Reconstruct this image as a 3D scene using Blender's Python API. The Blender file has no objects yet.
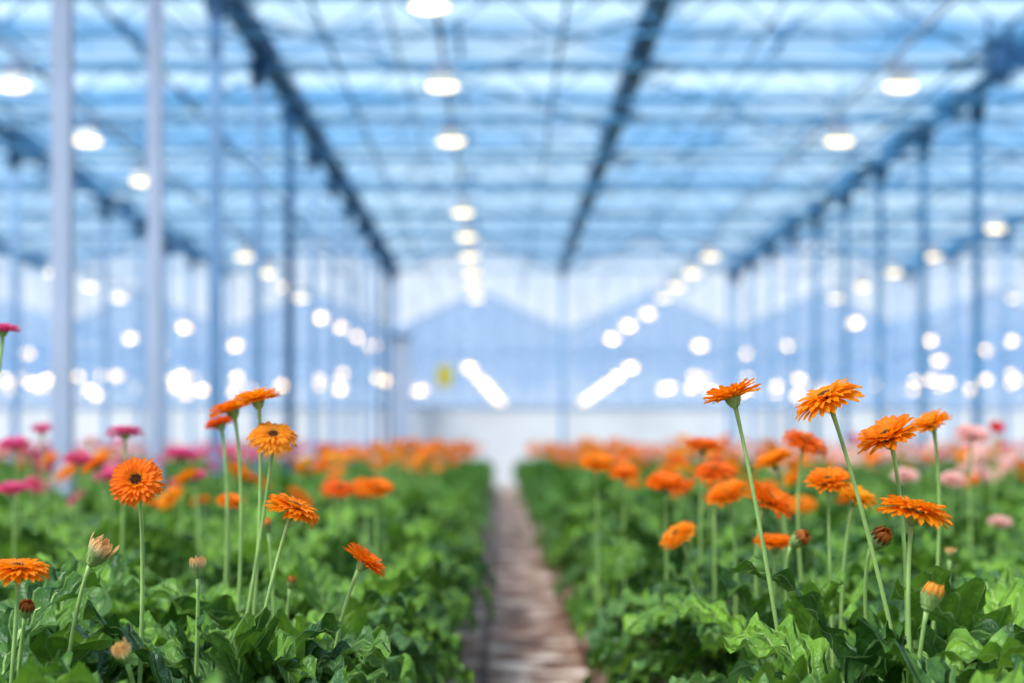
import bpy, math, random
import numpy as np
from mathutils import Vector, Quaternion, Matrix
random.seed(7); rng = np.random.default_rng(7)
sc = bpy.context.scene
C = sc.collection
try: sc.view_settings.view_transform = 'Standard'
except Exception: pass
F = 1515.0; CH = 1.0
def P(px, py, d): return Vector(((px-500)*d/F, d, CH-(py-445)*d/F))
def inview(x, y, m=1.0): return y > 0.5 and abs(x) < 0.34*y*m+0.12

# ---------------------------------------------------------------- materials
def newmat(name):
    m = bpy.data.materials.new(name); m.use_nodes = True
    nt = m.node_tree; nt.nodes.clear()
    out = nt.nodes.new('ShaderNodeOutputMaterial')
    return m, nt, out
def N(nt, t, **kw):
    n = nt.nodes.new(t)
    for k, v in kw.items(): setattr(n, k, v)
    return n
def pbsdf(nt, col=(.5,.5,.5), rough=.5, metal=0, spec=.5):
    b = N(nt, 'ShaderNodeBsdfPrincipled')
    b.inputs['Base Color'].default_value = (*col, 1); b.inputs['Roughness'].default_value = rough
    b.inputs['Metallic'].default_value = metal; b.inputs['Specular IOR Level'].default_value = spec
    return b
def ramp(nt, stops):
    r = N(nt, 'ShaderNodeValToRGB')
    while len(r.color_ramp.elements) < len(stops): r.color_ramp.elements.new(.5)
    for e, (p, c) in zip(r.color_ramp.elements, stops): e.position = p; e.color = (*c, 1)
    return r
def simple(name, col, rough=.5, metal=0, var=.12, scale=8):
    m, nt, out = newmat(name); L = nt.links.new
    b = pbsdf(nt, col, rough, metal)
    tc = N(nt, 'ShaderNodeTexCoord'); no = N(nt, 'ShaderNodeTexNoise'); no.inputs['Scale'].default_value = scale
    no.inputs['Detail'].default_value = 4
    L(tc.outputs['Object'], no.inputs['Vector'])
    r = ramp(nt, [(.3, tuple(c*(1-var) for c in col)), (.7, tuple(min(1, c*(1+var)) for c in col))])
    L(no.outputs['Fac'], r.inputs['Fac']); L(r.outputs['Color'], b.inputs['Base Color'])
    L(b.outputs[0], out.inputs[0]); return m
def glass(name, tint, surf, fac, rough=.15, trans=0.0):
    m, nt, out = newmat(name); L = nt.links.new
    t = N(nt, 'ShaderNodeBsdfTransparent'); t.inputs[0].default_value = (*tint, 1)
    b = pbsdf(nt, surf, rough)
    s = b.outputs[0]
    if trans:
        tl = N(nt, 'ShaderNodeBsdfTranslucent'); tl.inputs[0].default_value = (*surf, 1)
        mm = N(nt, 'ShaderNodeMixShader'); mm.inputs[0].default_value = trans
        L(s, mm.inputs[1]); L(tl.outputs[0], mm.inputs[2]); s = mm.outputs[0]
    tc = N(nt, 'ShaderNodeTexCoord'); no = N(nt, 'ShaderNodeTexNoise'); no.inputs['Scale'].default_value = .6
    L(tc.outputs['Object'], no.inputs['Vector'])
    mr = N(nt, 'ShaderNodeMapRange'); mr.inputs[1].default_value = .3; mr.inputs[2].default_value = .7
    mr.inputs[3].default_value = fac*.75; mr.inputs[4].default_value = min(1, fac*1.25)
    L(no.outputs['Fac'], mr.inputs[0])
    mx = N(nt, 'ShaderNodeMixShader'); L(mr.outputs[0], mx.inputs[0])
    L(t.outputs[0], mx.inputs[1]); L(s, mx.inputs[2]); L(mx.outputs[0], out.inputs[0]); return m

def leaf_mat(name, dark, light, vein, grey):
    m, nt, out = newmat(name); L = nt.links.new
    uv = N(nt, 'ShaderNodeUVMap'); sep = N(nt, 'ShaderNodeSeparateXYZ'); L(uv.outputs[0], sep.inputs[0])
    def M(op, a, b=None):
        n = N(nt, 'ShaderNodeMath', operation=op)
        for i, v in enumerate((a, b)):
            if v is None: continue
            if isinstance(v, (int, float)): n.inputs[i].default_value = v
            else: L(v, n.inputs[i])
        return n.outputs[0]
    au = M('ABSOLUTE', M('SUBTRACT', sep.outputs[0], .5))
    mid = M('LESS_THAN', au, .022)
    fr = M('FRACT', M('SUBTRACT', M('MULTIPLY', sep.outputs[1], 9.0), M('MULTIPLY', au, 2.6)))
    sd = M('ABSOLUTE', M('SUBTRACT', fr, .5))      # 0 at vein
    side = M('LESS_THAN', sd, .04)
    ve = M('MAXIMUM', M('MULTIPLY', mid, .85), M('MULTIPLY', side, .4))
    tc = N(nt, 'ShaderNodeTexCoord'); no = N(nt, 'ShaderNodeTexNoise'); no.inputs['Scale'].default_value = 8
    no.inputs['Detail'].default_value = 6; L(tc.outputs['Object'], no.inputs['Vector'])
    n2 = N(nt, 'ShaderNodeTexNoise'); n2.inputs['Scale'].default_value = 55; n2.inputs['Detail'].default_value = 2; L(tc.outputs['Object'], n2.inputs['Vector'])
    n3 = N(nt, 'ShaderNodeTexNoise'); n3.inputs['Scale'].default_value = 5; n3.inputs['Detail'].default_value = 1
    mp = N(nt, 'ShaderNodeMapping'); mp.inputs['Location'].default_value = (7,3,9); L(tc.outputs['Object'], mp.inputs[0]); L(mp.outputs[0], n3.inputs['Vector'])
    oi = N(nt, 'ShaderNodeObjectInfo')
    f = M('ADD', M('MULTIPLY', no.outputs['Fac'], .95), M('MULTIPLY', M('SUBTRACT', oi.outputs['Random'], .5), .3))
    r = ramp(nt, [(.32, dark), (.64, light)]); L(f, r.inputs['Fac'])
    gr = ramp(nt, [(.47,(0,0,0)),(.63,(.7,.7,.7))]); L(n3.outputs['Fac'], gr.inputs[0])
    m0 = N(nt, 'ShaderNodeMix', data_type='RGBA'); L(gr.outputs[0], m0.inputs[0]); L(r.outputs[0], m0.inputs[6]); m0.inputs[7].default_value = (*grey, 1)
    mx = N(nt, 'ShaderNodeMix', data_type='RGBA'); L(ve, mx.inputs[0]); L(m0.outputs[2], mx.inputs[6]); mx.inputs[7].default_value = (*vein, 1)
    b = pbsdf(nt, light, .42, 0, .4); L(mx.outputs[2], b.inputs['Base Color'])
    bump = N(nt, 'ShaderNodeBump'); bump.inputs['Strength'].default_value = 1.0; bump.inputs['Distance'].default_value = .008
    h_ = M('ADD', M('MINIMUM', M('MULTIPLY', sd, 4), 1), M('MULTIPLY', n2.outputs['Fac'], 1.2))
    L(h_, bump.inputs['Height']); L(bump.outputs[0], b.inputs['Normal'])
    tl = N(nt, 'ShaderNodeBsdfTranslucent'); L(mx.outputs[2], tl.inputs[0])
    ms = N(nt, 'ShaderNodeMixShader'); ms.inputs[0].default_value = .3
    L(b.outputs[0], ms.inputs[1]); L(tl.outputs[0], ms.inputs[2]); L(ms.outputs[0], out.inputs[0]); return m

def petal_mat(name, base, mid, tip):
    m, nt, out = newmat(name); L = nt.links.new
    uv = N(nt, 'ShaderNodeUVMap'); sep = N(nt, 'ShaderNodeSeparateXYZ'); L(uv.outputs[0], sep.inputs[0])
    r = ramp(nt, [(0, base), (.45, mid), (1, tip)]); L(sep.outputs[1], r.inputs[0])
    oi = N(nt, 'ShaderNodeObjectInfo'); hs = N(nt, 'ShaderNodeHueSaturation')
    mr = N(nt, 'ShaderNodeMapRange'); mr.inputs[3].default_value = .492; mr.inputs[4].default_value = .512
    L(oi.outputs['Random'], mr.inputs[0]); L(mr.outputs[0], hs.inputs['Hue']); L(r.outputs[0], hs.inputs['Color'])
    wv = N(nt, 'ShaderNodeMath', operation='SINE'); mu = N(nt, 'ShaderNodeMath', operation='MULTIPLY'); mu.inputs[1].default_value = 38
    L(sep.outputs[0], mu.inputs[0]); L(mu.outputs[0], wv.inputs[0])
    bump = N(nt, 'ShaderNodeBump'); bump.inputs['Strength'].default_value = .35; bump.inputs['Distance'].default_value = .001
    L(wv.outputs[0], bump.inputs['Height'])
    b = pbsdf(nt, mid, .5, 0, .35); L(hs.outputs[0], b.inputs['Base Color']); L(bump.outputs[0], b.inputs['Normal'])
    tl = N(nt, 'ShaderNodeBsdfTranslucent'); L(hs.outputs[0], tl.inputs[0])
    ms = N(nt, 'ShaderNodeMixShader'); ms.inputs[0].default_value = .45
    L(b.outputs[0], ms.inputs[1]); L(tl.outputs[0], ms.inputs[2]); L(ms.outputs[0], out.inputs[0]); return m

def emis(name, col, s):
    m, nt, out = newmat(name); e = N(nt, 'ShaderNodeEmission'); e.inputs[0].default_value = (*col, 1); e.inputs[1].default_value = s
    nt.links.new(e.outputs[0], out.inputs[0]); return m

M_leaf = leaf_mat('gerbera_leaf', (.028,.10,.012), (.22,.42,.035), (.42,.6,.18), (.11,.23,.08))
M_leaf2 = leaf_mat('gerbera_leaf_far', (.055,.19,.012), (.27,.50,.035), (.32,.54,.08), (.15,.35,.05))
PM = {
 'orange': petal_mat('petal_orange', (1,.58,.03), (1,.34,.006), (1,.24,.004)),
 'amber': petal_mat('petal_amber', (1,.60,.04), (1,.45,.015), (1,.38,.01)),
 'deep': petal_mat('petal_deep', (1,.34,.02), (.95,.19,.01), (.98,.17,.01)),
 'pink': petal_mat('petal_pink', (.95,.3,.4), (.85,.09,.28), (.9,.15,.36)),
 'blush': petal_mat('petal_blush', (1,.75,.6), (.95,.55,.48), (1,.62,.58)),
 'red': petal_mat('petal_red', (.9,.03,.05), (.95,.01,.05), (.95,.03,.07)),
 'cream': petal_mat('petal_cream', (.40,.48,.16), (.80,.66,.36), (.95,.50,.18)),
 'budorange': petal_mat('petal_bud_orange', (.5,.38,.06), (.95,.30,.02), (1,.42,.06)),
 'budbrown': petal_mat('petal_bud_brown', (.14,.12,.03), (.35,.10,.02), (.8,.25,.04)),
}
M_disc = simple('disc_florets', (.13,.035,.012), .8, 0, .5, 300)
M_disc2 = simple('disc_floret_tips', (.85,.34,.04), .7, 0, .4, 200)
M_stem = simple('flower_stem', (.34,.50,.14), .5, 0, .2, 25)
M_calyx = simple('calyx_green', (.25,.36,.10), .6, 0, .35, 60)
M_pale = simple('post_paint', (.42,.46,.63), .5, 0, .1, 2)
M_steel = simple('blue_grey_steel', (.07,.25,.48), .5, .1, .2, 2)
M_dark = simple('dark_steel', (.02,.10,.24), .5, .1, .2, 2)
M_mid = simple('hazed_far_steel', (.25,.41,.68), .5, 0, .15, 2)  # distance haze put into the colour: paler steel for far posts and frames
M_white = simple('white_cladding', (.84,.80,.86), .6, 0, .10, .8)
M_roof = glass('roof_glass', (.78,.91,1), (.25,.55,.9), .08)
M_end = glass('end_glazing', (.98,.98,1), (.82,.88,1), .24, .4, .6)
M_gable = glass('neighbour_glazing', (.95,.96,1), (.14,.36,.68), .47, .4, .3)
M_screen = glass('screen_cloth', (.88,.94,1), (.78,.89,1), .68, .8, .8)
M_bulb = emis('lamp_glow', (1,.78,.44), 4.0)
M_bulbf = emis('far_lamp_glow', (1,.66,.26), 20)
M_refl = simple('aluminium_reflector', (.7,.66,.6), .4, .6, .05)
M_soil = simple('substrate', (.035,.03,.02), .9, 0, .5, 20)
M_trough = simple('trough_plastic', (.10,.11,.09), .6, 0, .3, 4)
M_yellow = simple('yellow_card', (.95,.7,.03), .6, 0, .05)
# floor
def floor_mat(name, a, b_, c, brick):
    m, nt, out = newmat(name); L = nt.links.new
    tc = N(nt, 'ShaderNodeTexCoord')
    no = N(nt, 'ShaderNodeTexNoise'); no.inputs['Scale'].default_value = 3.6; no.inputs['Detail'].default_value = 8; no.inputs['Roughness'].default_value = .65
    L(tc.outputs['Object'], no.inputs['Vector'])
    r = ramp(nt, [(.43, a), (.51, b_), (.58, c)]); L(no.outputs['Fac'], r.inputs[0])
    b = pbsdf(nt, b_, .6, 0, .25); col = r.outputs[0]
    if brick:
        mp = N(nt, 'ShaderNodeMapping'); mp.inputs['Rotation'].default_value = (0,0,math.pi/2); mp.inputs['Location'].default_value = (.1,.07,0); L(tc.outputs['Object'], mp.inputs[0])
        br = N(nt, 'ShaderNodeTexBrick'); br.inputs['Scale'].default_value = 1; br.inputs['Brick Width'].default_value = .8; br.inputs['Row Height'].default_value = .47
        br.inputs['Mortar Size'].default_value = .03; br.inputs['Mortar Smooth'].default_value = .6; br.inputs['Color1'].default_value = (1,1,1,1); br.inputs['Color2'].default_value = (.6,.5,.46,1); br.inputs['Mortar'].default_value = (.24,.15,.12,1)
        L(mp.outputs[0], br.inputs['Vector'])
        mx = N(nt, 'ShaderNodeMix', data_type='RGBA', blend_type='MULTIPLY'); mx.inputs[0].default_value = 1
        L(col, mx.inputs[6]); L(br.outputs['Color'], mx.inputs[7]); col = mx.outputs[2]
    L(col, b.inputs['Base Color']); L(b.outputs[0], out.inputs[0]); return m
M_floor = floor_mat('ground', (.14,.12,.11), (.28,.26,.24), (.42,.4,.38), False)
M_path = floor_mat('path_slabs', (.20,.085,.055), (.46,.25,.18), (1.0,.80,.72), True)

# ---------------------------------------------------------------- helpers
def link(o, parent=None):
    C.objects.link(o)
    if parent: o.parent = parent
    return o
def obj(name, me, parent=None, loc=None):
    o = bpy.data.objects.new(name, me); link(o, parent)
    if loc is not None: o.location = loc
    return o
def empty(name, loc=(0,0,0)):
    o = bpy.data.objects.new(name, None); o.empty_display_size = .1; C.objects.link(o); o.location = loc; return o
def tag(o, label=None, cat=None, group=None, kind=None):
    if label: o['label'] = label
    if cat: o['category'] = cat
    if group: o['group'] = group
    if kind: o['kind'] = kind
    return o
class MB:
    def __init__(s): s.v = []; s.f = []; s.mi = []; s.uv = []
    def add(s, vs, fs, mi=0, uvs=None):
        b = len(s.v); s.v += [tuple(v) for v in vs]
        for f in fs:
            s.f.append(tuple(b+i for i in f)); s.mi.append(mi)
            s.uv.append([(uvs[i] if uvs is not None else (0.5,.5)) for i in f])
    def box(s, x0,x1,y0,y1,z0,z1, mi=0):
        vs = [(x,y,z) for z in (z0,z1) for y in (y0,y1) for x in (x0,x1)]
        s.add(vs, [(0,2,3,1),(4,5,7,6),(0,1,5,4),(2,6,7,3),(0,4,6,2),(1,3,7,5)], mi)
    def tube(s, pts, r, n=8, mi=0, cap=True):
        pts = [Vector(p) for p in pts]; rs = r if isinstance(r, (list,tuple)) else [r]*len(pts)
        vs = []; fs = []
        d0 = (pts[1]-pts[0]).normalized(); up = Vector((0,0,1)) if abs(d0.z) < .9 else Vector((1,0,0))
        a = d0.cross(up).normalized()
        for i, p in enumerate(pts):
            d = (pts[min(i+1,len(pts)-1)]-pts[max(i-1,0)]).normalized()
            a = (a - d*a.dot(d)).normalized(); b = d.cross(a)
            for k in range(n):
                t = 2*math.pi*k/n; vs.append(p+(a*math.cos(t)+b*math.sin(t))*rs[i])
        for i in range(len(pts)-1):
            for k in range(n):
                k2 = (k+1) % n; fs.append((i*n+k, i*n+k2, (i+1)*n+k2, (i+1)*n+k))
        if cap: fs.append(tuple(range(n-1,-1,-1))); fs.append(tuple((len(pts)-1)*n+k for k in range(n)))
        s.add(vs, fs, mi)
    def lathe(s, prof, n=16, mi=0, sx=1, sy=1):
        vs = []; fs = []
        for r, z in prof:
            for k in range(n):
                t = 2*math.pi*k/n; vs.append((r*math.cos(t)*sx, r*math.sin(t)*sy, z))
        for i in range(len(prof)-1):
            for k in range(n):
                k2 = (k+1) % n; fs.append((i*n+k, i*n+k2, (i+1)*n+k2, (i+1)*n+k))
        s.add(vs, fs, mi)
    def mesh(s, name, mats, smooth=False):
        me = bpy.data.meshes.new(name); me.from_pydata(s.v, [], s.f)
        for m in (mats if isinstance(mats, (list,tuple)) else [mats]): me.materials.append(m)
        me.polygons.foreach_set('material_index', s.mi)
        u = me.uv_layers.new(name='UVMap')
        u.data.foreach_set('uv', [c for f in s.uv for q in f for c in q])
        if smooth: me.polygons.foreach_set('use_smooth', [True]*len(s.f))
        me.update(); return me

# ---------------------------------------------------------------- camera, light, world
cam = bpy.data.cameras.new('camera'); co = bpy.data.objects.new('camera', cam); C.objects.link(co); sc.camera = co
co.location = (0,0,CH); co.rotation_euler = (math.pi/2,0,0)
cam.sensor_width = 36; cam.lens = F/1024*36; cam.shift_x = 12/1024; cam.shift_y = 103.5/1024
cam.dof.use_dof = True; cam.dof.focus_distance = 2.32; cam.dof.aperture_fstop = 1.9
cam.clip_start = .05; cam.clip_end = 500
w = bpy.data.worlds.new('world'); sc.world = w; w.use_nodes = True; nt = w.node_tree; nt.nodes.clear(); L = nt.links.new
out = N(nt, 'ShaderNodeOutputWorld'); bg = N(nt, 'ShaderNodeBackground'); bg.inputs[1].default_value = 1.12
tc = N(nt, 'ShaderNodeTexCoord'); sep = N(nt, 'ShaderNodeSeparateXYZ'); L(tc.outputs['Generated'], sep.inputs[0])
r = ramp(nt, [(0, (.70,.79,.95)), (.085, (.80,.90,1)), (.14,(.55,.77,1)), (.20,(.32,.63,1)), (.32, (.15,.48,.92)), (.6, (.6,.8,1)), (1, (.9,.95,1))]); L(sep.outputs[2], r.inputs[0])
no = N(nt, 'ShaderNodeTexNoise'); no.inputs['Scale'].default_value = 7; no.inputs['Detail'].default_value = 5
mp = N(nt, 'ShaderNodeMapping'); mp.inputs['Scale'].default_value = (1,1,2.2); L(tc.outputs['Generated'], mp.inputs[0]); L(mp.outputs[0], no.inputs['Vector'])
cr = ramp(nt, [(.43, (0,0,0)), (.62, (.8,.8,.8))]); L(no.outputs['Fac'], cr.inputs[0])
mx = N(nt, 'ShaderNodeMix', data_type='RGBA'); L(cr.outputs[0], mx.inputs[0]); L(r.outputs[0], mx.inputs[6]); mx.inputs[7].default_value = (.84,.93,1,1)
L(mx.outputs[2], bg.inputs[0]); L(bg.outputs[0], out.inputs[0])
sl = bpy.data.lights.new('sun', 'SUN'); sl.energy = 7.8; sl.angle = math.radians(28); sl.color = (1,.92,.79)
so = bpy.data.objects.new('sun', sl); C.objects.link(so); so.rotation_euler = (math.radians(24), math.radians(-30), 0)

# ---------------------------------------------------------------- ground
m = MB(); m.box(-70,70,-8,150,-.1,0); tag(obj('floor', m.mesh('floor', M_floor)), 'bare grey ground under the greenhouse', kind='structure')
m = MB(); m.box(-.34,.52,-2,35.8,0,.012); tag(obj('floor_path', m.mesh('floor_path', M_path)), 'brown and pale slab path between the two flower beds', kind='structure')

# ---------------------------------------------------------------- roof
GX = [1.48+3.97*k for k in range(-5, 6)]; GZ = 5.1; RZ = 5.95; Y0, Y1 = -3, 36.0
for i, gx in enumerate(GX):
    m = MB(); hw = .11 if i in (4,5,6) else .07
    m.box(gx-hw, gx+hw, Y0, Y1, GZ-.02, GZ+.02); m.box(gx-hw, gx-hw+.03, Y0, Y1, GZ, GZ+.14); m.box(gx+hw-.03, gx+hw, Y0, Y1, GZ, GZ+.14)
    m.box(gx-.05, gx+.05, Y0, Y1, GZ-.12, GZ-.02)
    where = {4:'left of the path', 5:'above the right hand bed, nearest the path', 6:'along the top right'}.get(i)
    lab = 'dark blue steel roof gutter running lengthwise ' + (where or 'over the outer beds')
    tag(obj('roof_gutter', m.mesh('roof_gutter', M_dark if i in (4,5) else M_steel)), lab, 'gutter', 'roof gutters' if where is None else None)
roof = empty('ceiling'); tag(roof, 'blue tinted glass greenhouse roof with pitched bays', kind='structure')
g = MB(); b = MB(); rd = MB()
for gx in GX[:-1]:
    rx = gx+1.985
    for (xa, za, xb, zb) in ((gx+.1, GZ+.12, rx, RZ), (rx, RZ, gx+3.87, GZ+.12)):
        g.add([(xa,Y0,za),(xb,Y0,zb),(xb,Y1,zb),(xa,Y1,za)], [(0,1,2,3)])
        y = Y0
        while y <= Y1:
            b.tube([(xa,y,za+.01),(xb,y,zb+.01)], .014, 4, cap=False); y += 1.3
        q = .5; xx = xa+(xb-xa)*q; zz = za+(zb-za)*q-.03; b.box(xx-.010,xx+.010,Y0,Y1,zz-.015,zz+.015)
    rd.box(rx-.03, rx+.03, Y0, Y1, RZ, RZ+.06)
obj('glazing', g.mesh('glazing', M_roof), roof); obj('glazing_bar', b.mesh('glazing_bar', M_steel), roof); obj('ridge_bar', rd.mesh('ridge_bar', M_steel), roof)
# trusses
ty = [5.4, 8.0, 10.6, 13.2] + [15.75+2.55*k for k in range(7)]
for k, y in enumerate(ty):
    m = MB(); xa, xb = GX[0], GX[-1]
    m.box(xa, xb, y-.045, y+.045, GZ-.205, GZ-.12); m.box(xa, xb, y-.02, y+.02, GZ-.54, GZ-.505)
    x = xa; s = 0
    while x < xb-.01:
        z0, z1 = (GZ-.52, GZ-.14) if s % 2 == 0 else (GZ-.14, GZ-.52)
        m.tube([(x,y,z0),(x+.49625,y,z1)], .011, 4, cap=False); x += .49625; s += 1
    tag(obj('truss_beam', m.mesh('truss_beam', M_steel)), 'blue steel lattice truss spanning across under the greenhouse roof', 'truss', 'roof trusses crossing the greenhouse')
    if 9 < y < 26:
        m = MB(); L0 = 1.05 + .3*math.sin(k*2.1)
        for bi in range(len(GX)-1):
            x0 = GX[bi]+.15; x1 = GX[bi+1]-.15; nn = 12; vs = []; fs = []
            for j in range(nn+1):
                yy = y+.12+L0*j/nn; zz = GZ-.03+(.025 if j % 2 else -.025)
                vs += [(x0,yy,zz),(x1,yy,zz)]
            for j in range(nn): fs.append((2*j,2*j+1,2*j+3,2*j+2))
            m.add(vs, fs)
        tag(obj('shade_screen', m.mesh('shade_screen', M_screen)), 'pale translucent screen cloth half drawn beside a roof truss', 'shade screen', 'shade screens under the roof')
# lengthwise pipes
for (x, z, rr) in ((-1.55,4.62,.02),(-.95,4.66,.014),(.55,4.62,.018),(2.35,4.66,.014),(4.4,4.62,.02),(-3.3,4.62,.018),(-5.3,4.6,.018),(6.4,4.62,.018),(8.3,4.6,.018)):
    m = MB(); m.tube([(x,Y0,z),(x,Y1-.1,z)], rr, 6)
    tag(obj('overhead_pipe', m.mesh('overhead_pipe', M_steel)), 'thin overhead pipe running lengthwise below the trusses', 'pipe', 'thin overhead pipes')
# wind braces in the roof plane
for (x0,y0,x1,y1) in ((-2.4,13.3,1.4,18.2),(1.4,13.3,-2.4,18.2),(1.6,15.8,5.4,20.8),(5.4,15.8,1.6,20.8),(-6.4,15.8,-2.6,20.8),(-2.6,15.8,-6.4,20.8),(5.6,18.4,9.3,23.3),(1.6,10.7,5.4,15.7),(-2.6,10.7,-6.4,15.7)):
    m = MB(); m.tube([(x0,y0,GZ-.3),(x1,y1,GZ-.3)], .016, 6)
    tag(obj('wind_brace', m.mesh('wind_brace', M_steel)), 'thin diagonal steel brace crossing between two roof trusses', 'brace', 'diagonal roof braces')
# posts
def post(x, y, mat, label, group=None, wdt=.055, z1=GZ-.12):
    t = empty('support_post', (x,y,0)); tag(t, label, 'post', group)
    m = MB(); m.box(-wdt,wdt,-wdt,wdt,.05,z1); obj('shaft', m.mesh('shaft', mat), t)
    m = MB(); m.box(-.1,.1,-.1,.1,0,.05); obj('base_plate', m.mesh('base_plate', mat), t)
    m = MB(); m.add([(-.12,-.04,z1),(.12,-.04,z1),(.05,-.04,z1-.3),(-.05,-.04,z1-.3),(-.12,.04,z1),(.12,.04,z1),(.05,.04,z1-.3),(-.05,.04,z1-.3)],
        [(0,1,2,3),(7,6,5,4),(0,4,5,1),(1,5,6,2),(2,6,7,3),(3,7,4,0)]); obj('bracket', m.mesh('bracket', M_dark), t)
names = ['thick pale lilac support post nearest the left edge', 'pale blue support post, second from the left edge', 'blue grey support post, third from the left edge', 'thin blue support post, fourth from the left edge', 'dark navy support post, fifth from the left edge']
M_p3 = simple('blue_post_paint', (.18,.32,.56), .5, 0, .15, 2)
for k in range(12):
    y = 8.66+2.33*k
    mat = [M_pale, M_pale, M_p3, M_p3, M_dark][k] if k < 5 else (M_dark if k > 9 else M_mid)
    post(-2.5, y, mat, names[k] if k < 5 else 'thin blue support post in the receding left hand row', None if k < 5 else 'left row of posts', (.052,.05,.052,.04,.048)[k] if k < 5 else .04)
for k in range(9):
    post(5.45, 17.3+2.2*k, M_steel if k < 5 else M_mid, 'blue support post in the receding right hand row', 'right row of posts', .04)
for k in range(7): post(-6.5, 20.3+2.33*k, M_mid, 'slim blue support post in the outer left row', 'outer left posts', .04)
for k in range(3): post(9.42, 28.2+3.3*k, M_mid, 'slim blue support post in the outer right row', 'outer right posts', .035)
t = empty('door_column', (-2.3,35.4,0)); tag(t, 'wide pale column standing before the end wall left of the path', 'column')
m = MB(); m.box(-.22,.22,-.12,.12,0,3.5); obj('shaft', m.mesh('shaft', M_pale), t)
m = MB(); m.box(-.25,.25,-.15,.15,3.5,3.58); obj('cap', m.mesh('cap', M_dark), t)
# vent motor top right
t = empty('vent_motor', (4.75,14.4,4.58)); tag(t, 'dark vent drive motor hanging at the top right corner', 'motor')
m = MB(); m.lathe([(0,-.12),(.09,-.12),(.1,-.1),(.1,.12),(.07,.16),(0,.16)], 14); obj('housing', m.mesh('housing', M_dark, True), t)
m = MB(); m.box(-.14,.14,-.05,.05,.16,.28); m.tube([(-.11,0,.28),(-.11,0,.5)], .02, 6); m.tube([(.11,0,.28),(.11,0,.5)], .02, 6); obj('hanger', m.mesh('hanger', M_dark), t)
m = MB(); m.tube([(-.5,0,.05),(.5,0,.05)], .03, 8); obj('drive_shaft', m.mesh('drive_shaft', M_dark), t)

# ---------------------------------------------------------------- end wall
ew = empty('wall_back', (0,36.1,0)); tag(ew, 'pale glazed end wall with gables at the far end', kind='structure')
m = MB(); m.box(GX[0],GX[-1],-.05,.05,0,1.9); obj('lower_cladding', m.mesh('lower_cladding', M_white), ew)
g = MB(); f = MB()
for gx in GX[:-1]:
    g.add([(gx,0,1.9),(gx+3.97,0,1.9),(gx+3.97,0,GZ),(gx+1.985,0,RZ),(gx,0,GZ)], [(0,1,2,3,4)])
    f.tube([(gx,-.04,GZ),(gx+1.985,-.04,RZ),(gx+3.97,-.04,GZ)], .04, 4)
    for j in range(8): f.box(gx+j*.49625-.012, gx+j*.49625+.012, -.05,-.01, 1.9, GZ)
    f.box(gx-.05, gx+.05, -.08, 0, 0, GZ)
f.box(GX[0],GX[-1],-.06,-.01,3.2,3.24); f.box(GX[0],GX[-1],-.08,-.01,1.88,1.92)
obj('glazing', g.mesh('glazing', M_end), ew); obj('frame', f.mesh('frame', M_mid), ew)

# neighbouring greenhouse
nb = empty('neighbouring_greenhouse', (0,57,0)); tag(nb, 'blue neighbouring greenhouse with pointed gables seen through the end wall', 'greenhouse')
g = MB(); rf = MB(); f = MB(); 
for k in range(-8, 8):
    rx = -.75+6.4*k; a, c = rx-3.2, rx+3.2
    g.add([(a,0,1.2),(c,0,1.2),(c,0,5.33),(rx,0,6.83),(a,0,5.33)], [(0,1,2,3,4)])
    rf.add([(a,0,5.33),(rx,0,6.83),(rx,65,6.83),(a,65,5.33)], [(0,1,2,3)]); rf.add([(rx,0,6.83),(c,0,5.33),(c,65,5.33),(rx,65,6.83)], [(0,1,2,3)])
    f.tube([(a,-.05,5.33),(rx,-.05,6.83),(c,-.05,5.33)], .04, 4)
    f.box(a-.06,a+.06,-.1,0,0,5.3)
    for j in range(1,6): f.box(a+j*6.4/6-.02,a+j*6.4/6+.02,-.04,0,1.2,5.33+(1.5*(1-abs(j-3)/3)))
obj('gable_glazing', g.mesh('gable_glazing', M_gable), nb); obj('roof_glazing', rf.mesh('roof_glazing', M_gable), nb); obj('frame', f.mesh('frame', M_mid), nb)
m = MB(); m.box(-52,52,-.06,.06,0,1.2); m.box(-52,52,64.9,65.1,0,4.0); obj('base_wall', m.mesh('base_wall', M_white), nb)

# ---------------------------------------------------------------- lamps
hm = MB(); hm.box(-.10,.10,-.055,.055,.10,.18); hm.box(-.07,.07,-.04,.04,.18,.20)
ho_me = hm.mesh('housing', M_pale)
rm = MB()
(x0,y0,z0,x1,y1,z1) = (.09,.06,.10,.14,.09,.0)
rm.add([(-x0,-y0,z0),(x0,-y0,z0),(x0,y0,z0),(-x0,y0,z0),(-x1,-y1,z1),(x1,-y1,z1),(x1,y1,z1),(-x1,y1,z1)], [(0,1,5,4),(1,2,6,5),(2,3,7,6),(3,0,4,7),(0,3,2,1)])
re_me = rm.mesh('reflector', M_refl)
bm_ = MB(); bm_.lathe([(.0,-.042),(.05,-.04),(.08,-.03),(.10,-.012),(.104,.0),(.09,.012),(.0,.015)], 20, 0, 1.4, .75); bu_me = bm_.mesh('bulb', M_bulb, True)
cm = MB(); cm.tube([(0,0,.20),(0,0,1.66)], .008, 5); ca_me = cm.mesh('hanging_rod', M_steel)
LZ = CH+3.3
rows = {-12.6:[6,7,8,9], -8.55:[5,7,8,9], -4.47:[1,2,3,6,7,8,9], -.53:[0,1,2,4,5,6,7,8,9], 3.68:[1,2,6,7,8,9], 7.55:[5,6,7,8,9], 11.5:[8,9]}
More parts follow.
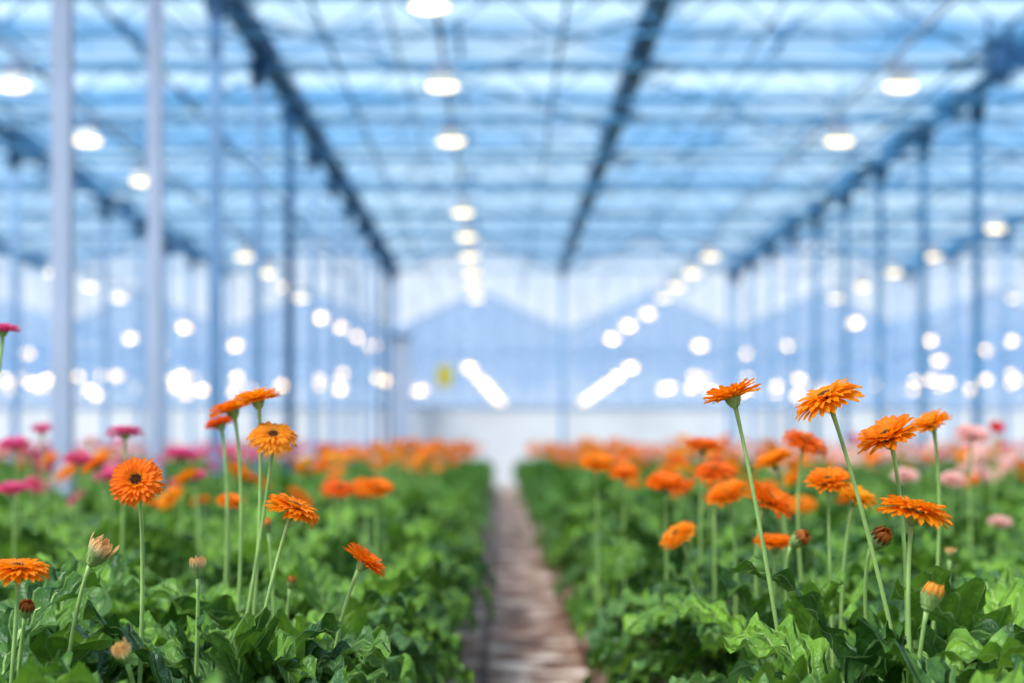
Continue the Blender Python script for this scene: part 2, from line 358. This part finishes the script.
posn = {(-.53,0):'grow lamp cut by the top edge, above the path', (-.53,1):'glowing grow lamp above the path, second from the top', (-.53,2):'glowing grow lamp above the path, third from the top',
 (-4.47,1):'grow lamp cut by the left edge near the top', (-4.47,2):'grow lamp between the first two left posts, the upper one', (-4.47,3):'grow lamp just left of the second left post, lower one',
 (3.68,1):'topmost glowing grow lamp at the upper right', (3.68,2):'second highest grow lamp at the upper right', (7.55,5):'glowing grow lamp nearest the right edge at mid height'}
for X, ks in rows.items():
    for k in ks:
        yl = 11.4+2.52*k - (.9 if (X,k) == (7.55,5) else 0)
        t = empty('grow_lamp', (X, yl, LZ))
        lab = posn.get((X,k))
        side = 'above the path' if X == -.53 else ('on the left side' if X < 0 else 'on the right side')
        tag(t, lab or 'small warm glowing grow lamp in a receding row '+side, 'lamp', None if lab else 'receding grow lamps '+side)
        obj('housing', ho_me, t); obj('reflector', re_me, t); obj('bulb', bu_me, t); obj('hanging_rod', ca_me, t)
    m = MB(); m.box(X-.02,X+.02,Y0,Y1-.1,LZ+.30,LZ+.33)
    tag(obj('lamp_rail', m.mesh('lamp_rail', M_pale)), 'pale rail running lengthwise along a row of grow lamps', 'rail', 'lamp rails')
fm = MB(); fm.box(-.13,.13,-.09,.09,.04,.17,1); fm.lathe([(0,-.14),(.10,-.12),(.155,-.065),(.175,.02),(0,.04)], 12, 0, 1.25, .8)
fl_me = fm.mesh('grow_lamp', [M_bulbf, M_white])
def fl(px, py, d):
    p = P(px,py,d)
    o = obj('grow_lamp', fl_me, None, p)
    tag(o, 'tiny warm light spot of a lamp inside the neighbouring greenhouse', 'lamp', 'distant lamps in the neighbouring greenhouse')
for i in range(7): # two slanting rows either side of the path
    d = 64+8.5*i; s_ = i/6
    for (X0,X1) in ((-1.3,.05),(5.5,6.3)):
        p = Vector((X0+(X1-X0)*s_, d, CH+3.3)); o = obj('grow_lamp', fl_me, None, p)
        tag(o, 'warm light in the slanting bright streak beyond the end wall', 'lamp', 'lamps of the two slanting streaks')
RR = random.Random(5)
for cx in (8,15,33,45,82,92,100,118,140,172,182,190,200,220,232,258,285,322,338,345,378,390,418,665,690,703,712,742,752,775,800,812,820,850,880,905,912,922,936,942,968,990,1003,1016):
    for j in range(RR.choice((1,2,2))): fl(cx+RR.uniform(-6,6), 380+RR.uniform(-8,10)+j*5, RR.uniform(66,100))
for (cx,cy) in ((320,317),(340,327),(358,336),(372,345),(185,327),(235,345),(130,338),(60,345),(28,352),(160,352),(648,313),(628,325),(612,338),(855,322),(790,345),(930,340),(985,350),(748,352),(700,345),(880,352),(1010,340),(938,360)):
    fl(cx, cy, 60+RR.uniform(0,4) if cy > 325 else 58.5)
# yellow card
t = empty('sticky_trap', (-.95,25.95,2.0)); tag(t, 'blurred yellow sticky trap card hanging left of the path end', 'sticky trap')
m = MB(); m.box(-.13,.13,-.004,.004,0,.36); obj('card', m.mesh('card', M_yellow), t)
m = MB(); m.tube([(0,0,.36),(0,0,2.65)], .004, 5); obj('string', m.mesh('string', M_steel), t)

# ---------------------------------------------------------------- beds
BEDS = [(-1.25,-.34),(-2.35,-1.5),(-3.6,-2.75),(-4.8,-3.95),(-6.2,-5.1),(-7.7,-6.75),(-9,-8.05),(-10.4,-9.4),(-11.9,-10.8),
        (.52,1.5),(1.8,2.85),(3.2,4.15),(4.4,5.25),(5.65,6.6),(6.95,7.95),(8.2,9.15),(9.6,10.6),(10.9,12)]
for i, (a, c) in enumerate(BEDS):
    ys = max(.2, min(abs(a),abs(c))/.34-4)
    t = empty('planting_trough', ((a+c)/2, ys, 0))
    lab = {0:'long dark planting trough left of the path under foliage', 9:'long dark planting trough right of the path under foliage'}.get(i)
    tag(t, lab or 'long planting trough under the outer rows of foliage', 'trough', None if lab else 'outer planting troughs')
    w2 = (c-a)/2; ln = 35-ys
    m = MB(); m.box(-w2,-w2+.03,0,ln,.0,.40); m.box(w2-.03,w2,0,ln,.0,.40); m.box(-w2,w2,0,.03,0,.4); m.box(-w2,w2,ln-.03,ln,0,.4)
    obj('side_board', m.mesh('side_board', M_trough), t)
    m = MB(); m.box(-w2+.03,w2-.03,.03,ln-.03,.0,.37); obj('substrate', m.mesh('substrate', M_soil), t)

# ---------------------------------------------------------------- leaves
def leaf(Ln, W, pitch, curl, yaw, base=(0,0,0), n=20, mm=6, lobes=6, roll=0., seed=0):
    rr = np.random.default_rng(seed)
    t = np.linspace(0,1,n+1); elev = pitch-curl*t**1.6+(.10*np.sin(t*rr.uniform(7,11)+rr.uniform(0,6)) if mm > 2 else 0)
    ds = Ln/n; r = np.concatenate([[0], np.cumsum(np.cos(elev[:-1]))*ds]); z = np.concatenate([[0], np.cumsum(np.sin(elev[:-1]))*ds])
    s = np.clip((t-.2)/.8, 0, 1)
    w = (np.power(s+1e-6,.85)*np.power(np.maximum(1-s,0)+1e-6,.5))*2.1
    ph_ = rr.uniform(-.6,.6)
    w = w*(1-.45*(1-s*.55)*(.5+.5*np.cos(2*np.pi*lobes*s+ph_))**1.6) if lobes else w
    if mm > 2: w = w*(1+.06*np.sin(2*np.pi*21*s))
    w = np.maximum(w, .07); w[-1] = .10
    u = np.linspace(-1,1,mm+1)
    T, U = np.meshgrid(t, u, indexing='ij'); Wd = np.repeat(w[:,None], mm+1, 1)*W/2; S = np.repeat(s[:,None], mm+1, 1)
    lat = U*Wd
    ph = rr.uniform(0,6.28)
    off = np.abs(U)*Wd*rr.uniform(.1,.45) + np.where(S>0, .011*np.sin(2*np.pi*lobes*S+ph+U*1.5)*np.abs(U)**1.5, 0) + roll*U*Wd
    if mm > 2: off += .005*np.sin(2*np.pi*9*S-np.abs(U)*3)*(S>0)*(1-np.abs(U)*.5)
    R = r[:,None]-np.sin(elev)[:,None]*off; Z = z[:,None]+np.cos(elev)[:,None]*off
    fwd = np.where(S>0, .014*np.abs(U), 0); R = R+np.cos(elev)[:,None]*fwd; Z = Z+np.sin(elev)[:,None]*fwd
    sw = rr.uniform(-.15,.15); R2 = R; lat = lat + sw*Ln*(T**2)
    cy, sy = math.cos(yaw), math.sin(yaw)
    v = np.stack([R2*cy-lat*sy+base[0], R2*sy+lat*cy+base[1], Z+base[2]], -1).reshape(-1,3)
    uv = np.stack([U*.5+.5, T], -1).reshape(-1,2)
    i = np.arange(n)[:,None]*(mm+1)+np.arange(mm)[None,:]
    f = np.stack([i, i+mm+1, i+mm+2, i+1], -1).reshape(-1,4)
    return v, f, uv
def np_mesh(name, parts, mat, smooth=True):
    vs=[]; fs=[]; us=[]; b=0
    for v,f,uv in parts:
        vs.append(v); fs.append(f+b); us.append(uv[f.reshape(-1)]); b += len(v)
    V_=np.concatenate(vs); F_=np.concatenate(fs); U_=np.concatenate(us)
    me = bpy.data.meshes.new(name); me.vertices.add(len(V_)); me.vertices.foreach_set('co', V_.astype(np.float32).ravel())
    me.loops.add(F_.size); me.loops.foreach_set('vertex_index', F_.astype(np.int32).ravel())
    me.polygons.add(len(F_)); me.polygons.foreach_set('loop_start', np.arange(0,F_.size,4,dtype=np.int32))
    me.update(calc_edges=True); me.validate()
    u = me.uv_layers.new(name='UVMap'); u.data.foreach_set('uv', U_.astype(np.float32).ravel())
    me.polygons.foreach_set('use_smooth', np.ones(len(F_), dtype=bool)); me.materials.append(mat); me.update(); return me
plants = []
for k in range(10):
    parts = []; nl = 23
    for j in range(nl):
        q = j/nl
        pitch = math.radians(77-48*q+random.uniform(-9,7)); curl = math.radians(68+50*random.random()+16*q)
        parts.append(leaf(random.uniform(.34,.45)*(1-.08*(1-q)), random.uniform(.105,.15), pitch, curl, j*2.4+random.uniform(-.4,.4), (random.uniform(-.02,.02),random.uniform(-.02,.02),0), 48, 6, random.choice((5,6,7)), random.uniform(-.35,.35), k*100+j))
    plants.append(np_mesh('gerbera_plant', parts, M_leaf))
tmpl = [leaf(.33, .12, math.radians(p), math.radians(c), 0, (0,0,0), 6, 2, 3, 0, 900+i) for i,(p,c) in enumerate([(80,60),(72,80),(60,70),(50,80),(38,60),(28,70),(66,100),(45,100)])]
far_parts = []
def inst(tp, x, y, z, yaw, s):
    v,f,uv = tp; c,sn = math.cos(yaw), math.sin(yaw)
    R = np.array([[c,-sn,0],[sn,c,0],[0,0,1]]); return (v@R.T*s+np.array([x,y,z]), f, uv)
cand = []
for (a,c) in BEDS:
    nx = max(3, int(round((c-a)/.27))); y = 1.35
    while y < 34.8:
        for i in range(nx):
            x = a+.06+(c-a-.12)*i/(nx-1)+random.uniform(-.05,.05); yy = y+random.uniform(-.07,.07)
            if inview(x, yy, 1.22): cand.append((x,yy))
        y += .29
inn = sorted([p for p in cand if inview(p[0],p[1],1.06)], key=lambda p: p[1])
nearset = set(inn[:290]); i = 0
for (x,y) in cand:
    z = .39
    if (x,y) in nearset:
        o = obj('gerbera_plant', plants[i % 10], None, (x,y,z)); i += 1
        o.rotation_euler = (0,0,random.uniform(0,6.28))
        s = random.uniform(1.12,1.36)
        if y < 2.8 and x > .6: s = random.uniform(1.32,1.52) - (.14 if y < 1.9 else 0)
        elif y < 2.8 and x < -.5: s = random.uniform(1.24,1.42) - (.10 if y < 1.9 else 0)
        w_ = .86 if not (-.7 < x < .8) else .72
        o.scale = (s*w_,s*w_,s)
        if y < 3.3: g_ = ('leafy green foliage plant at the front ' + ('left' if x < 0 else 'right'), 'front plants '+('left' if x<0 else 'right'))
        else: g_ = ('softly blurred green leafy plant in the bed '+('left' if x<0 else 'right')+' of the path', 'blurred plants '+('left' if x<0 else 'right'))
        tag(o, g_[0], 'plant', g_[1])
    else:
        nl = 11 if y < 16 else 7
        for j in range(nl):
            far_parts.append(inst(random.choice(tmpl), x+random.uniform(-.06,.06), y+random.uniform(-.06,.06), z, random.uniform(0,6.28), random.uniform(.95,1.35)*(.87 if -.7<x<.8 else 1)))
# leaves hanging over the path edges
dr = [leaf(.34,.11, math.radians(p), math.radians(c), 0, (0,0,0), 8, 2, 3, 0, 950+i) for i,(p,c) in enumerate([(35,120),(20,110),(0,90),(-20,60),(40,140)])]
for y in np.arange(3.5, 34.9, .07):
    for (xe, yw) in ((-.34, 0), (.52, math.pi)):
        far_parts.append(inst(random.choice(dr), xe-(.04 if yw==0 else -.04), y, random.choice((.4,.38,.3,.22)), yw+random.uniform(-.9,.9), random.uniform(.5,.9)))
tag(obj('distant_foliage', np_mesh('distant_foliage', far_parts, M_leaf2)), 'mass of blurred green gerbera leaves filling the distant beds', 'foliage', kind='stuff')

# ---------------------------------------------------------------- flower heads
def petal(mb, Ln, W, az, e0, curl, z0, r0, n=7, tw=0, mi=0):
    vs=[]; uvs=[]; fs=[]; r=r0; z=z0; ds=Ln/n
    for i in range(n+1):
        t=i/n; e=e0-curl*t
        w = W/2*(.35+.65*math.sin(math.pi*min(1,t*.62+.12)))*(1 if t<.85 else (1-(t-.85)/.15*.55))
        for u in (-1,-.5,0,.5,1):
            lz = (abs(u)*.16*W if abs(u)>.9 else (0 if u else .05*W)) + tw*u*w
            tipn = -.05*Ln if (i==n and abs(u)>.9) else (-.02*Ln if (i==n and u==0) else 0)
            rr = r+tipn*math.cos(e)-math.sin(e)*lz; zz = z+tipn*math.sin(e)+math.cos(e)*lz; la=u*w
            vs.append((rr*math.cos(az)-la*math.sin(az), rr*math.sin(az)+la*math.cos(az), zz)); uvs.append((u*.5+.5,t))
        r += math.cos(e)*ds; z += math.sin(e)*ds
    for i in range(n):
        for k in range(4): a=i*5+k; fs.append((a,a+5,a+6,a+1))
    mb.add(vs,fs,mi,uvs)
def open_head(col, cup, droop, seed):
    R = random.Random(seed); m = MB()
    for (cnt, Ln, W, e, z0, r0) in ((30,.040,.0084,cup-5,.000,.006),(28,.037,.0080,cup+7,.0025,.006),(24,.031,.0068,cup+20,.004,.0055),(22,.019,.0044,cup+38,.005,.006)):
        for k in range(cnt):
            az = 2*math.pi*(k+R.uniform(-.22,.22))/cnt+cnt
            petal(m, Ln*R.uniform(.9,1.05), W*R.uniform(.9,1.08), az, math.radians(e+R.uniform(-6,6)), math.radians(droop+R.uniform(-9,12)), z0, r0, 7, R.uniform(-.3,.3))
    return m.mesh('ray_petals', PM[col], True)
def disc_mesh():
    m = MB(); m.lathe([(0,.011),(.004,.0105),(.008,.009),(.011,.006),(.012,.002),(.008,0)], 20, 0)
    for k in range(110):
        rr = .0125*math.sqrt((k+.5)/110); a = k*2.39996; z = .011-.006*(rr/.0125)**2
        x,y = rr*math.cos(a), rr*math.sin(a); h = .0035+.003*(rr/.0125); s = .0009
        ox, oy = x*.15, y*.15
        m.add([(x-s,y-s,z-.001),(x+s,y-s,z-.001),(x+s,y+s,z-.001),(x-s,y+s,z-.001),(x+ox,y+oy,z+h)], [(0,1,4),(1,2,4),(2,3,4),(3,0,4)], 1 if (rr>.0075 and k%3) else 0)
    return m.mesh('disc_center', [M_disc,M_disc2])
def calyx_mesh(big=False):
    m = MB(); m.lathe([(.0035,-.014),(.0065,-.011),(.0095,-.006),(.011,0),(.0105,.003),(.002,.003)], 18)
    rws = ((-.011,.007,.010),(-.006,.0098,.011),(-.001,.0112,.010)) + (((.002,.0122,.013),) if big else ())
    for row,(rz,rr,h) in enumerate(rws):
        for j in range(13):
            a = 2*math.pi*(j+.5*row)/13; w=.0022
            c,s = math.cos(a), math.sin(a); 
            m.add([((rr)*c+w*s,(rr)*s-w*c,rz),((rr)*c-w*s,(rr)*s+w*c,rz),((rr+.0018)*c-w*.7*s,(rr+.0018)*s+w*.7*c,rz+h*.5),((rr+.0018)*c+w*.7*s,(rr+.0018)*s-w*.7*c,rz+h*.5),((rr+.002)*c,(rr+.002)*s,rz+h)], [(0,1,2,3),(3,2,4)])
    return m.mesh('calyx', M_calyx, False)
def bud_head(col, seed, opn=0):
    R = random.Random(seed); m = MB()
    for (cnt, Ln, r0, e, cu) in ((20,.024,.0105,72-opn,-66),(18,.021,.009,80-opn*.6,-50),(14,.019,.006,86,-30),(10,.017,.003,90,-10)):
        for k in range(cnt):
            petal(m, Ln*R.uniform(.82,1.1), .0044, 2*math.pi*(k+R.uniform(-.3,.3))/cnt, math.radians(e+R.uniform(-6,6)), math.radians(cu+opn*1.2+R.uniform(-10,10)), .0, r0, 6, R.uniform(-.5,.5))
    m.lathe([(0,.013),(.006,.012),(.0095,.006),(.01,0)], 14)
    return m.mesh('bud_petals', PM[col], True)
heads = {}
for col in ('orange','amber','deep','pink','blush','red'):
    heads[col] = [open_head(col, 8, 12, 1), open_head(col, 26, 26, 2), open_head(col, 18, 46, 3), open_head(col, 38, 10, 4)]
heads['amber'].append(open_head('amber', 30, 80, 5))
buds = {'orange':bud_head('budorange',11), 'cream':bud_head('cream',12,12), 'deep':bud_head('budbrown',13)}
D_me = disc_mesh(); K_me = calyx_mesh(); KB_me = calyx_mesh(True)
def quad(a, c, b, n=12):
    return [a*(1-t)**2+c*2*t*(1-t)+b*t*t for t in (i/n for i in range(n+1))]
def flower(head, nrm, base, size=1.0, var=0, col='orange', label='', group=None, bud=None, sr=.0034):
    nrm = Vector(nrm).normalized(); t = empty('gerbera_bud' if bud else 'gerbera_flower', base)
    tag(t, label, 'flower bud' if bud else 'flower', group)
    h = head-base; end = h-nrm*.0135*size
    ln = end.length; ctrl = end-nrm*ln*.30
    ctrl = ctrl*.55+(end*.62)*.45
    m = MB(); pts = quad(Vector((0,0,0)), ctrl, end, 14)
    m.tube(pts, [sr*(1.15-.3*i/14) for i in range(14)]+[sr*1.15], 10)
    obj('stem', m.mesh('stem', M_stem, True), t)
    q = nrm.to_track_quat('Z','Y') @ Quaternion((0,0,1), random.uniform(0,6.28))
    for nm, me in (((('bud_petals', buds[bud]) if bud else ('ray_petals', heads[col][var]))), ('calyx', KB_me if bud else K_me)) + (() if bud else (('disc_center', D_me),)):
        o = obj(nm, me, t, h); o.rotation_mode = 'QUATERNION'; o.rotation_quaternion = q; o.scale = (size,)*3
    return t
def place(px, py, w, nrm, bx, by, d, var, col, label, group=None, bud=None):
    """head at px,py with width w; stem passes (bx,by) lower down, carried on to the crown"""
    h = P(px,py,d); b0 = P(bx,by,d+.03); dv = b0-h
    base = h+dv*((.42-h.z)/dv.z); base.x = h.x+(base.x-h.x)*.92
    size = (w/F*d)/(.034 if bud else .090)
    return flower(h, nrm, base, size, var, col, label, group, bud)
S = [
 (137,482,57,(0,-.85,.52),134,640,2.30,0,'orange','sharp open orange gerbera facing forward on the left'),
 (258,402,50,(-.15,-.15,.97),246,600,2.62,1,'orange','tall orange gerbera highest on the left, seen from the side'),
 (233,412,50,(-.3,-.1,.95),228,600,2.85,1,'orange','orange gerbera just left of the tallest left bloom'),
 (221,426,34,(-.3,.1,.9),216,600,3.1,1,'deep','dark orange gerbera low behind the tallest left cluster'),
 (273,439,54,(.1,-.55,.8),236,640,2.60,4,'amber','golden yellow gerbera with drooping petals beneath tall cluster'),
 (293,511,60,(.42,-.12,.9),258,660,2.36,2,'orange','orange gerbera tilted right on a leaning stem, left bed'),
 (363,564,52,(.62,-.05,.78),352,620,2.42,1,'orange','low orange gerbera tilted sharply right near the path'),
 (18,573,66,(.05,-.14,.98),8,683,2.20,2,'orange','orange gerbera at the left edge low in the picture'),
 (230,503,30,(.1,-.4,.9),226,600,3.3,1,'orange','small blurred orange gerbera between left stems'),
 (3,332,36,(.1,-.1,.98),-30,560,2.75,1,'pink','magenta gerbera cut off by the left edge'),
 (125,434,40,(0,.05,1),122,520,3.6,0,'pink','flat pink gerbera seen edge on above sharp orange bloom'),
 (733,399,62,(-.28,.02,.95),772,605,2.36,1,'orange','orange gerbera on tall leaning stem, first right of the path'),
 (828,402,74,(-.42,-.12,.9),898,660,2.30,2,'orange','large orange gerbera, highest on the right, long leaning stem'),
 (889,440,66,(-.42,-.30,.84),897,620,2.38,1,'orange','full orange gerbera below and right of the highest bloom'),
 (932,426,44,(-.4,-.25,.85),926,560,2.72,1,'orange','orange gerbera half behind the full bloom at upper right'),
 (914,514,80,(.22,-.04,.97),920,670,2.22,2,'orange','wide orange gerbera seen from the side at right'),
 (828,484,50,(-.1,-.4,.9),832,600,2.75,1,'orange','orange gerbera below the highest right bloom, slightly blurred'),
 (855,500,46,(.3,-.3,.9),850,600,2.85,1,'amber','orange gerbera tucked behind the leaning stem at right'),
 (805,444,50,(.3,-.3,.85),812,560,3.2,2,'deep','dark orange gerbera left of the highest right bloom'),
 (775,463,44,(-.4,-.1,.9),778,560,3.5,1,'orange','blurred orange gerbera tilted, between the two tall right stems'),
 (767,503,58,(.45,-.4,.8),770,580,3.0,1,'orange','big soft orange gerbera right of the first leaning stem'),
 (728,497,48,(-.35,-.3,.85),730,590,3.4,1,'orange','golden orange round bloom just left of the first leaning stem'),
 (775,547,48,(.05,-.1,.98),776,600,2.95,1,'orange','low flat orange gerbera beside dark bud'),
 (678,536,42,(-.55,-.2,.75),684,590,3.2,2,'orange','orange gerbera tilted left, lowest near the right bed edge'),
 (666,487,46,(0,-.3,.95),668,560,3.6,1,'orange','blurred orange bloom above the lowest right bed edge one'),
 (715,473,46,(0,-.25,.95),716,560,3.5,2,'deep','dark orange bloom left of the first leaning stem, upper one'),
 (703,449,40,(.1,-.2,.95),704,540,3.8,1,'deep','blurred dark orange gerbera under the first tall right bloom'),
 (377,490,36,(.1,-.4,.9),378,560,3.9,1,'orange','blurred orange gerbera nearest the path on the left'),
 (340,490,32,(.1,-.4,.9),341,560,4.1,2,'deep','small dark orange blurred gerbera in the left bed'),
 (597,466,38,(0,-.4,.9),598,540,4.2,1,'orange','blurred orange bloom in the right bed close to the path'),
 (624,476,34,(0,-.3,.9),625,540,4.4,1,'orange','blurred orange bloom second from the path in the right bed'),
 (996,430,20,(0,-.6,.7),996,520,5.8,3,'red','small blurred red bloom near the right edge'),
 (1000,524,26,(0,-.3,.9),1000,600,4.3,1,'blush','dusty pink bloom at the right edge of the bed'),
 (972,438,40,(0,-.4,.9),974,540,4.4,1,'blush','pale blush gerbera at far right, upper one'),
 (952,482,30,(0,-.4,.9),954,560,4.6,1,'blush','pale blush gerbera at far right below the upper one'),
 (905,478,30,(0,-.4,.9),906,560,4.8,1,'blush','pale blush gerbera behind the upright right stems'),
 (14,447,34,(0,-.3,.9),16,540,4.6,1,'pink','pink gerbera at the left edge above the leaves'),
 (42,433,26,(0,-.3,.9),44,540,5.2,3,'pink','small pink gerbera left of the thick lilac post'),
 (78,462,34,(.1,-.3,.9),80,540,4.7,1,'pink','pink gerbera right of the thick lilac post'),
 (108,478,32,(-.1,-.3,.9),110,550,4.5,1,'pink','pink gerbera just left above the sharp orange bloom'),
 (182,457,36,(.1,-.2,.9),184,550,4.8,1,'pink','pink gerbera left of the tall orange cluster'),
 (12,492,36,(0,-.2,.95),14,560,4.0,1,'pink','lower pink gerbera at the left edge'),
 (196,480,28,(0,-.3,.9),198,560,4.6,3,'pink','lower pink gerbera left of the tall orange cluster')]
for (px,py,w_,n_,bx,by,d,var,col,lab) in S: place(px,py,w_,n_,bx,by,d,var,col,lab)
B = [
 (96,556,29,(.6,-.2,.8),80,660,2.26,'cream','half open pale orange bud leaning right on the left'),
 (26,611,20,(.3,-.5,.8),18,683,2.25,'deep','small dark orange bud under the left edge bloom'),
 (198,570,20,(0,-.1,1),195,660,2.42,'cream','pale cream bud on a short stem in the left bed'),
 (124,656,22,(-.2,-.6,.8),128,683,2.0,'cream','tiny cream bud low among the left leaves'),
 (291,584,13,(.2,-.2,.9),287,640,2.7,'deep','tiny dark bud right of the leaning left stem'),
 (267,527,15,(-.2,-.2,.9),268,600,2.8,'orange','small closed orange bud between two left stems'),
 (877,541,27,(.4,-.6,.6),886,620,2.4,'deep','dark textured orange bud in front of the right stems'),
 (930,600,29,(.3,-.1,1),926,670,2.15,'orange','orange bud low at right beside the upright stem'),
 (797,541,22,(.5,-.5,.5),806,600,2.75,'deep','dark brown orange bud beside low flat bloom'),
 (950,555,12,(0,-.2,1),950,600,3.0,'cream','tiny green bud behind the wide right bloom'),
]
for (px,py,w_,n_,bx,by,d,bd,lab) in B: place(px,py,w_,n_,bx,by,d,0,None,lab,None,bd)

# ---------------------------------------------------------------- further flowers
def colour(x):
    if x < -1.3: return random.choices(['pink','blush','orange'],[7,2,1])[0]
    if x < 1.6: return random.choices(['orange','amber','deep'],[7,1,2])[0]
    return random.choices(['blush','pink','orange'],[5,1,4])[0]
def word(c): return {'pink':'pink','blush':'pale blush'}.get(c,'orange')
pts = []
for (a,c) in BEDS:
    nn = int((c-a)*31.5*(9.0 if -1.3 < (a+c)/2 < 3 else 6))
    for _ in range(nn):
        x = random.uniform(a+.05,c-.05); y = random.uniform(4.3,34.7)
        if inview(x,y,1.03): pts.append((x,y))
pts.sort(key=lambda p: p[1])
mid = []; rest = []
for (x,y) in pts:
    if y < 7 and random.random() < .45: continue
    (mid if len(mid) < 250 else rest).append((x,y))
def rnrm(): return Vector((random.uniform(-.65,.65), random.uniform(-.7,.15), random.uniform(.5,1))).normalized()
def rz(y=20): return min(1.02, random.gauss(.895 if y < 7 else .915,.06))
def low_head(mb, h, nrm, s, mi, ctr=2, stem=True):
    q = nrm.to_track_quat('Z','Y'); a0 = random.uniform(0,6)
    for (cnt, R_, e, z0) in ((13,.048,.3,0),(10,.036,.7,.004)):
        for k in range(cnt):
            a = a0+2*math.pi*k/cnt; wv = 2*R_*math.sin(math.pi/cnt)*1.35/2
            loc = [(.006,0,z0),(R_*.65,-wv,z0+R_*.65*e),(R_,0,z0+R_*e*.9),(R_*.65,wv,z0+R_*.65*e)]
            ca, sa = math.cos(a), math.sin(a)
            mb.add([h+q@(Vector((x*ca-y*sa, x*sa+y*ca, z))*s) for x,y,z in loc], [(0,1,2,3)], mi, [(.5,0),(0,.6),(.5,1),(1,.6)])
    hexv = [h+q@(Vector((.010*math.cos(k*math.pi/3), .010*math.sin(k*math.pi/3), .012))*s) for k in range(6)]
    mb.add(hexv, [tuple(range(6))], ctr)
    if stem: mb.tube([Vector((h.x,h.y,.42)), h-nrm*.01], .0035, 4, 1, False)
for (x,y) in mid:
    c_ = colour(x); side = 'left' if x < 0 else 'right'
    z = rz(y); h = Vector((x,y,z)); base = Vector((x+random.uniform(-.10,.10), y+random.uniform(-.05,.05), .42))
    lab = 'blurred %s gerbera in the crowd of blooms %s of the path' % (word(c_), side); grp = 'blurred %s gerberas %s of the path' % (word(c_), side)
    if y < 7.5: flower(h, rnrm(), base, random.uniform(.95,1.2), random.randrange(1,4), c_, lab, grp, None, .003)
    else:
        m = MB(); low_head(m, Vector((0,0,z)), rnrm(), random.uniform(1.05,1.25), 0)
        o = obj('gerbera_flower', m.mesh('gerbera_flower', [PM[c_], M_stem, M_disc]), None, (x,y,0)); tag(o, lab, 'flower', grp)
m = MB(); mats = [PM['orange'], M_stem, M_disc, PM['pink'], PM['blush'], PM['deep'], PM['amber']]; ix = {'orange':0,'pink':3,'blush':4,'deep':5,'amber':6}
for (x,y) in rest: low_head(m, Vector((x,y,rz())), rnrm(), random.uniform(1.05,1.25), ix[colour(x)], 2, y < 14)
tag(obj('distant_blooms', m.mesh('distant_blooms', mats)), 'mass of tiny blurred orange and pink blooms in the distant beds', 'flowers', kind='stuff')
